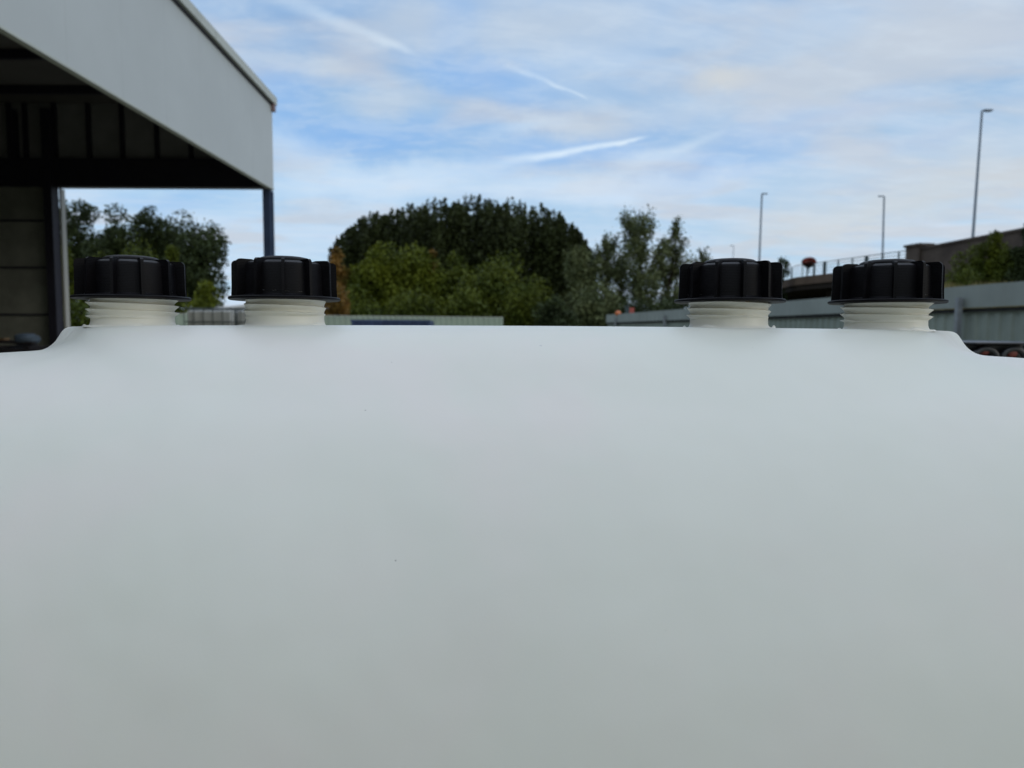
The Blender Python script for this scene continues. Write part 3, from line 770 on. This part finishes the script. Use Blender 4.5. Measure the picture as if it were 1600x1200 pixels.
# flower basket on two posts
p = on_edge(1262)[0]; zb_ = P(1262, 411, p.y).z
fb = empty('flower_basket', (p.x, p.y - .12, deckz(p.y)), 'round basket of dark red flowers fixed above the bridge railing', 'flower basket')
bz = zb_ - deckz(p.y)
mb = MB(); mb.lathe([(.06, -.32), (.25, -.22), (.36, -.05), (.38, .02), (.30, .03)], 20, (0, 0, bz)); mb.build('basket', M['dark'], fb, smooth=True)
mb = MB(); mb.tube([(0, 0, bz - .31), (.02, 0, bz - .62)], .025, 6)
for sx in (-.38, .38): mb.tube([(sx, 0, bz + .0), (sx, 0, -.1)], .028, 6)
mb.build('bracket', M['rail'], fb)

# ------------------------------------------------------------ street lamps
def lamp(pxt, pyt, pxb, pyb, Y, side, label, rad, L=.62):
    t = P(pxt, pyt, Y); b0 = P(pxb, pyb, Y)
    k = (ZD - t.z) / (b0.z - t.z); b = t + (b0 - t) * k
    e = empty('street_lamp', b, label, 'street lamp', 'street lamps on the bridge road'); t = t - b
    MB().tube([(0, 0, 0), (t.x * .15, 0, t.z * .15), (t.x * .16, 0, t.z * .16), (t.x, 0, t.z)], [rad * 1.6, rad * 1.6, rad, rad * .72], 10).build('pole', M['lamp'], e, smooth=True)
    mb = MB(); s_ = side
    mb.tube([(t.x, 0, t.z - .02), (t.x + s_ * .08, 0, t.z + .03), (t.x + s_ * L * .4, 0, t.z + .02)], rad * .55, 8); mb.build('arm', M['lamp'], e)
    x0, x1 = sorted((t.x + s_ * L * .3, t.x + s_ * L))
    mb = MB(); mb.add([(x0, -.09, t.z - .03), (x1, -.13, t.z - .02), (x1, .13, t.z - .02), (x0, .09, t.z - .03), (x0, -.06, t.z + .06), (x1, -.08, t.z + .05), (x1, .08, t.z + .05), (x0, .06, t.z + .06)],
                      [(0, 3, 2, 1), (4, 5, 6, 7), (0, 1, 5, 4), (1, 2, 6, 5), (2, 3, 7, 6), (3, 0, 4, 7)]); mb.build('lamp_head', M['lamp'], e)
lamp(1534.5, 173, 1520, 372, 33.0, 1, 'tallest street lamp, standing behind the masonry wall at the right', .068, .44)
lamp(1381.5, 307, 1379, 402, 55.0, -1, 'street lamp with its head pointing left, above the rightmost cap', .085, .42)
lamp(1190.5, 303, 1186.5, 405, 54.0, 1, 'street lamp rising behind the third black cap', .085, .40)
lamp(1146.5, 384, 1145.5, 400, 88.0, -1, 'tiny far street lamp above the left half of the third cap', .05, .4)

# ------------------------------------------------------------ foliage
def leaves(pts, size, rng, up=0.0):
    n = len(pts)
    a = rng.normal(size=(n, 3)); a /= np.linalg.norm(a, axis=1)[:, None]
    if up: a[:, 2] = np.abs(a[:, 2]) + up; a /= np.linalg.norm(a, axis=1)[:, None]
    b = rng.normal(size=(n, 3)); b -= (a * b).sum(1)[:, None] * a; b /= np.linalg.norm(b, axis=1)[:, None]
    s = size * rng.uniform(.55, 1.35, n)[:, None]
    v = np.stack([pts - a * s * .6, pts - b * s * .33, pts + a * s * .6, pts + b * s * .33], 1).reshape(-1, 3)
    return v
def leaf_obj(name, v, m, parent):
    n = len(v) // 4; me = bpy.data.meshes.new(name)
    me.vertices.add(4 * n); me.vertices.foreach_set('co', v.astype(np.float32).ravel())
    me.loops.add(4 * n); me.loops.foreach_set('vertex_index', np.arange(4 * n, dtype=np.int32))
    me.polygons.add(n); me.polygons.foreach_set('loop_start', np.arange(0, 4 * n, 4, dtype=np.int32)); me.polygons.foreach_set('loop_total', np.full(n, 4, dtype=np.int32))
    me.update(calc_edges=True); me.validate(); me.materials.append(m)
    o = bpy.data.objects.new(name, me); C.objects.link(o)
    if parent is not None: o.parent = parent
    return o
def crown_pts(kind, W_, z0, z1, n, rng):
    H_ = z1 - z0; out = []; tips = []
    if kind == 'poplar':                       # upright plumes packed into a dome
        K = 110
        for k in range(K):
            r = math.sqrt(rng.uniform(0, 1)); th = rng.uniform(0, 6.283)
            cx, cy = r * W_ * .86 * math.cos(th), r * W_ * .86 * math.sin(th)
            h = z0 + H_ * (1 - .22 * r * r) * rng.uniform(.95, 1.0)
            zb = z0 + H_ * rng.uniform(0, .25) * (1 - r); zb = min(zb, h - 1)
            m = n // K; t = rng.beta(1.1, 1.0, m)
            rad = W_ * .30 * np.clip(1 - t, 0, 1) ** .50 * (.35 + .65 * rng.random(m)) * (.8 + .25 * np.sin(t * 19 + k))
            a = rng.uniform(0, 6.283, m)
            out.append(np.stack([cx + rad * np.cos(a), cy + rad * np.sin(a), zb + t * (h - zb)], 1)); tips.append((cx, cy, zb + .6 * (h - zb)))
    elif kind == 'airy':                       # loose drooping sprays with gaps
        K = 46
        for k in range(K):
            f = rng.uniform(0, 1); r = W_ * (1 - .60 * f ** 1.6) * math.sqrt(rng.uniform(.05, 1)); th = rng.uniform(0, 6.283)
            c = np.array([r * math.cos(th), r * math.sin(th), z0 + H_ * (.06 + .90 * f)])
            m = n // K; t = rng.uniform(-1, 1, (m, 3)); rr = W_ * rng.uniform(.13, .24)
            q = rng.normal(size=(m, 3)) * np.array([rr * .55, rr * .55, rr * .95]); q[:, 2] -= .10 * H_ * rng.random(m)
            q[:, 0] += (q[:, 2] / rr) * .12 * W_ * math.cos(th) * .4
            out.append(c + q); tips.append(tuple(c))
    else:                                      # round / bush: lumpy clusters
        K = 54 if kind == 'round' else 36
        for k in range(K):
            u = rng.normal(size=3); u /= np.linalg.norm(u); rr = rng.uniform(.30, .80) if k < K * .8 else rng.uniform(0, .35)
            if kind == 'bush': u[2] = abs(u[2]) * 1.0 - .15
            c = np.array([u[0] * W_ * rr, u[1] * W_ * rr, (z0 + z1) / 2 + u[2] * H_ / 2 * rr]) if kind == 'round' else np.array([u[0] * W_ * rr, u[1] * W_ * rr, z0 + .15 * H_ + u[2] * H_ * .85 * rr])
            m = n // K; cr = W_ * rng.uniform(.26, .44); w = rng.normal(size=(m, 3)); w /= np.linalg.norm(w, axis=1)[:, None]
            q = w * (cr * rng.uniform(.35, 1, m) ** .5)[:, None] * np.array([1, 1, .85 * min(1.3, H_ / W_ / 1.6)])
            out.append(c + q + rng.normal(size=(m, 3)) * cr * .12); tips.append(tuple(c))
    p = np.concatenate(out); p = p[p[:, 2] > .05]
    return p, tips
def tree(name, cat, label, px, pytop, hwpx, Y, kind, m, n, leaf, seed, group=None, low=.18, zbase=0.0, ybase=None):
    n = int(n * 1.55); leaf *= .74
    if kind == 'poplar': hwpx *= 1.18
    t = P(px, pytop, Y); W_ = hwpx / FPX * Y
    h = t.z - zbase
    e = empty(name, (t.x, Y, zbase), label, cat, group)
    rng = np.random.default_rng(seed)
    z0 = h * low
    pts, tips = crown_pts(kind, W_, z0, h, n, rng)
    zh = np.percentile(pts[:, 2], 99.2); zl = min(z0, zh * .5); sz = (h - zl) / (zh - zl); sx = W_ / np.percentile(np.abs(pts[:, 0]), 98.5)
    def fit(p): return np.stack([p[:, 0] * sx, p[:, 1] * sx, zl + (p[:, 2] - zl) * sz], 1)
    pts = fit(pts); tips = [tuple(q) for q in fit(np.array(tips))]
    mb = MB(); tr = max(.04, h * .018)
    mb.tube([(0, 0, -.1), (.05 * W_ * .2, 0, h * .3), (-.03 * W_, .02, h * .5), (0, 0, h * .68)], [tr * 1.35, tr, tr * .6, tr * .15], 8)
    for q in tips[:14]:
        zb = max(h * .12, min(q[2] * .6, h * .6)); mb.tube([(0, 0, zb), (q[0] * .5, q[1] * .5, (zb + q[2]) / 2 + .05 * h * .3), q], [tr * .42, tr * .25, tr * .08], 5)
    mb.build('trunk', M['bark'], e, smooth=True)
    leaf_obj('crown', leaves(pts, leaf, rng), m, e)
    return e
T = tree
gp = 'dark poplars behind the yard'
pop = [(560, 362, 38, 96, 'leftmost and lowest poplar of the dark dome-shaped group'),
       (590, 342, 46, 92, 'dark poplar second from the left of the dome-shaped group'),
       (640, 331, 50, 95, 'dark poplar left of the highest point of the group'),
       (690, 324, 52, 90, 'tall dark poplar behind the yellow green trees'),
       (742, 318, 52, 93, 'highest dark poplar in the middle of the group'),
       (795, 324, 50, 90, 'tall dark poplar right of the highest one'),
       (842, 333, 46, 93, 'dark poplar third from the right of the group'),
       (876, 352, 36, 88, 'dark poplar on the falling right shoulder of the group'),
       (900, 378, 26, 92, 'rightmost low dark poplar next to the airy birches')]
for i, (px, py, hw, Y, lb) in enumerate(pop):
    T('poplar_tree', 'tree', lb, px, py, hw, Y, 'poplar', M['poplar'], 15000, .50, 10 + i, gp, low=.10)
gl = 'yellow green trees in front of the poplars'
for i, (px, py, hw, Y, m, lb) in enumerate([
        (590, 392, 46, 66, 'lime', 'broad yellow green tree, leftmost in front of the poplars'),
        (652, 393, 50, 68, 'lime', 'yellow green tree in front of the tallest poplars'),
        (700, 405, 34, 70, 'mid', 'small olive green tree between two broader yellow green ones'),
        (770, 408, 54, 66, 'mid', 'broad mid green tree, rightmost in front of the poplars')]):
    T('broadleaf_tree', 'tree', lb, px, py, hw, Y, 'round', M[m], 11000, .36, 30 + i, gl, low=.02)
T('autumn_tree', 'tree', 'slim orange leaved tree beside the second black cap', 530, 392, 17, 64, 'round', M['autumn'], 5000, .34, 41, low=.02)
T('autumn_bush', 'bush', 'low rusty orange bush right of the second neck', 522, 452, 26, 52, 'bush', M['autumn'], 4000, .28, 43, low=0)
T('autumn_tree', 'tree', 'small tree tinged orange in front of the poplars', 672, 394, 13, 69, 'round', M['autumn'], 1800, .32, 47, low=.5)
ga = 'airy grey green trees right of the poplars'
for i, (px, py, hw, Y, n, lb) in enumerate([
        (912, 392, 36, 74, 9000, 'low loose grey green tree at the foot of the poplars'),
        (948, 372, 30, 78, 6500, 'airy tree left of the tallest grey green one'),
        (1000, 338, 40, 76, 10000, 'tallest airy grey green tree with gaps of sky'),
        (1048, 352, 32, 78, 6500, 'thin airy tree right of the tallest grey green one'),
        (1098, 396, 24, 80, 3500, 'small airy tree mostly behind the third black cap')]):
    T('birch_tree', 'tree', lb, px, py, hw, Y, 'airy', M['birch'], n, .34, 50 + i, ga, low=.10)
gs = 'bushes in front of the trees'
for i, (px, py, hw, Y, m, lb) in enumerate([
        (820, 440, 40, 60, 'mid', 'green bush at the right end of the pale green fence'),
        (868, 470, 34, 56, 'leftdark', 'low dark green bush in the gap between the two fences'),
        (925, 446, 42, 60, 'birch', 'grey green bush just left of the hoarding end'),
        (990, 470, 42, 62, 'leftdark', 'dark bush behind the orange warning lamp'),
        (1050, 470, 44, 60, 'leftdark', 'dark bush behind the hoarding left of the third cap'),
        (560, 452, 44, 58, 'mid', 'green bush above the left part of the pale green fence'),
        (640, 458, 50, 58, 'mid', 'green bush above the blue skip'),
        (720, 455, 50, 58, 'mid', 'green bush above the middle of the pale green fence')]):
    T('bush', 'bush', lb, px, py, hw, Y, 'bush', M[m], 7000, .30, 70 + i, gs, low=0)
tw = P(1062, 496, 33)
T('bush', 'bush', 'small dark bush against the far hoarding left of the third neck', 1060, 494, 17, 31, 'bush', M['leftdark'], 3500, .13, 91, gs, low=0)
T('bush', 'bush', 'dark leafy bush at the left end of the bridge railing', 1216, 415, 20, 46, 'bush', M['leftdark'], 12000, .20, 92, gs, low=0)
gw = 'dark trees seen through the warehouse opening'
for i, (px, py, hw, Y, lb) in enumerate([
        (70, 322, 40, 84, 'dark tree partly hidden by the warehouse door jamb'),
        (122, 320, 36, 82, 'tall dark tree beside the warehouse door jamb'),
        (178, 331, 38, 80, 'dark tree above the leftmost cap'),
        (228, 335, 36, 82, 'dark tree above the right edge of the leftmost cap'),
        (262, 362, 30, 84, 'lower dark tree in the dip of the left group'),
        (305, 347, 44, 78, 'broad dark tree at the right end of the left group')]):
    T('dark_tree', 'tree', lb, px, py, hw, Y, 'round', M['leftdark'], 9000, .42, 110 + i, gw, low=.06)
gb = 'lighter green bushes seen under the warehouse canopy'
for i, (px, py, hw, Y, m, lb) in enumerate([
        (105, 388, 20, 50, 'mid', 'upright green bush against the door jamb'),
        (200, 386, 56, 62, 'mid', 'green bush peeping over the leftmost cap'),
        (265, 388, 22, 60, 'mid', 'small green bush above the right edge of the leftmost cap'),
        (328, 446, 34, 52, 'lime', 'yellow green bush between the first two caps'),
        (130, 478, 40, 40, 'mid', 'low green bush left of the first neck')]):
    T('green_bush', 'bush', lb, px, py, hw, Y, 'bush', M[m], 7000, .26, 130 + i, gb, low=0)
# planting on the bank at the right
gk = 'shrubs on the bank below the masonry wall'
def bank(px, pytop, hw, Y, kind, m, n, leaf, seed, lb, zb):
    T('bank_shrub', 'shrub', lb, px, pytop, hw, Y, kind, m, n, leaf, seed, gk, low=0, zbase=zb)
bank(1500, 402, 22, 27.5, 'bush', M['mid'], 6000, .11, 151, 'low green shrub right of the fourth cap, below the wall', 2.2)
bank(1532, 382, 20, 26.5, 'bush', M['mid'], 6000, .10, 152, 'green shrub under the tallest street lamp', 2.4)
bank(1556, 366, 19, 26.0, 'bush', M['lime'], 6500, .10, 153, 'tallest yellow green shrub against the masonry wall', 2.6)
bank(1578, 392, 22, 25.5, 'bush', M['mid'], 5000, .10, 154, 'green shrub left of the dark ivy at the right edge', 2.4)
bank(1606, 357, 22, 25.0, 'bush', M['leftdark'], 9000, .12, 155, 'dark ivy clump rising over the wall at the right edge', 2.0)
bank(1510, 428, 34, 23.0, 'bush', M['mid'], 7000, .10, 156, 'low leafy growth over the hoarding right of the fourth cap', 1.4)
# dry grass: stuff
rng = np.random.default_rng(5)
pts = []
for i in range(9000):
    Y = rng.uniform(18, 24.5); px = rng.uniform(1470, 1640); q = P(px, 0, Y)
    zt = 2.25 + (Y - 18) * .12 + rng.uniform(-.5, .35); pts.append((q.x, Y, zt))
pts = np.array(pts); v = []
for (x, y, z) in pts:
    a = rng.uniform(0, 6.28); l = rng.uniform(.25, .55); w = .012; dx, dy = math.cos(a) * w, math.sin(a) * w; lx, ly = rng.normal(0, .1, 2)
    v += [(x - dx, y - dy, z - l), (x + dx, y + dy, z - l), (x + lx + dx * .3, y + ly + dy * .3, z), (x + lx - dx * .3, y + ly - dy * .3, z)]
tag(leaf_obj('dry_grass', np.array(v), M['drygrass'], None), 'dry straw coloured grass on the bank above the hoarding', 'grass', kind='stuff')
# basket flowers
rng = np.random.default_rng(8); u = rng.normal(size=(900, 3)); u /= np.linalg.norm(u, axis=1)[:, None]
u = u * np.array([.42, .40, .27]) * (rng.uniform(.5, 1, 900) ** .4)[:, None] + np.array([0, 0, bz + .06])
leaf_obj('flowers', leaves(u, .10, rng), M['flower'], fb)
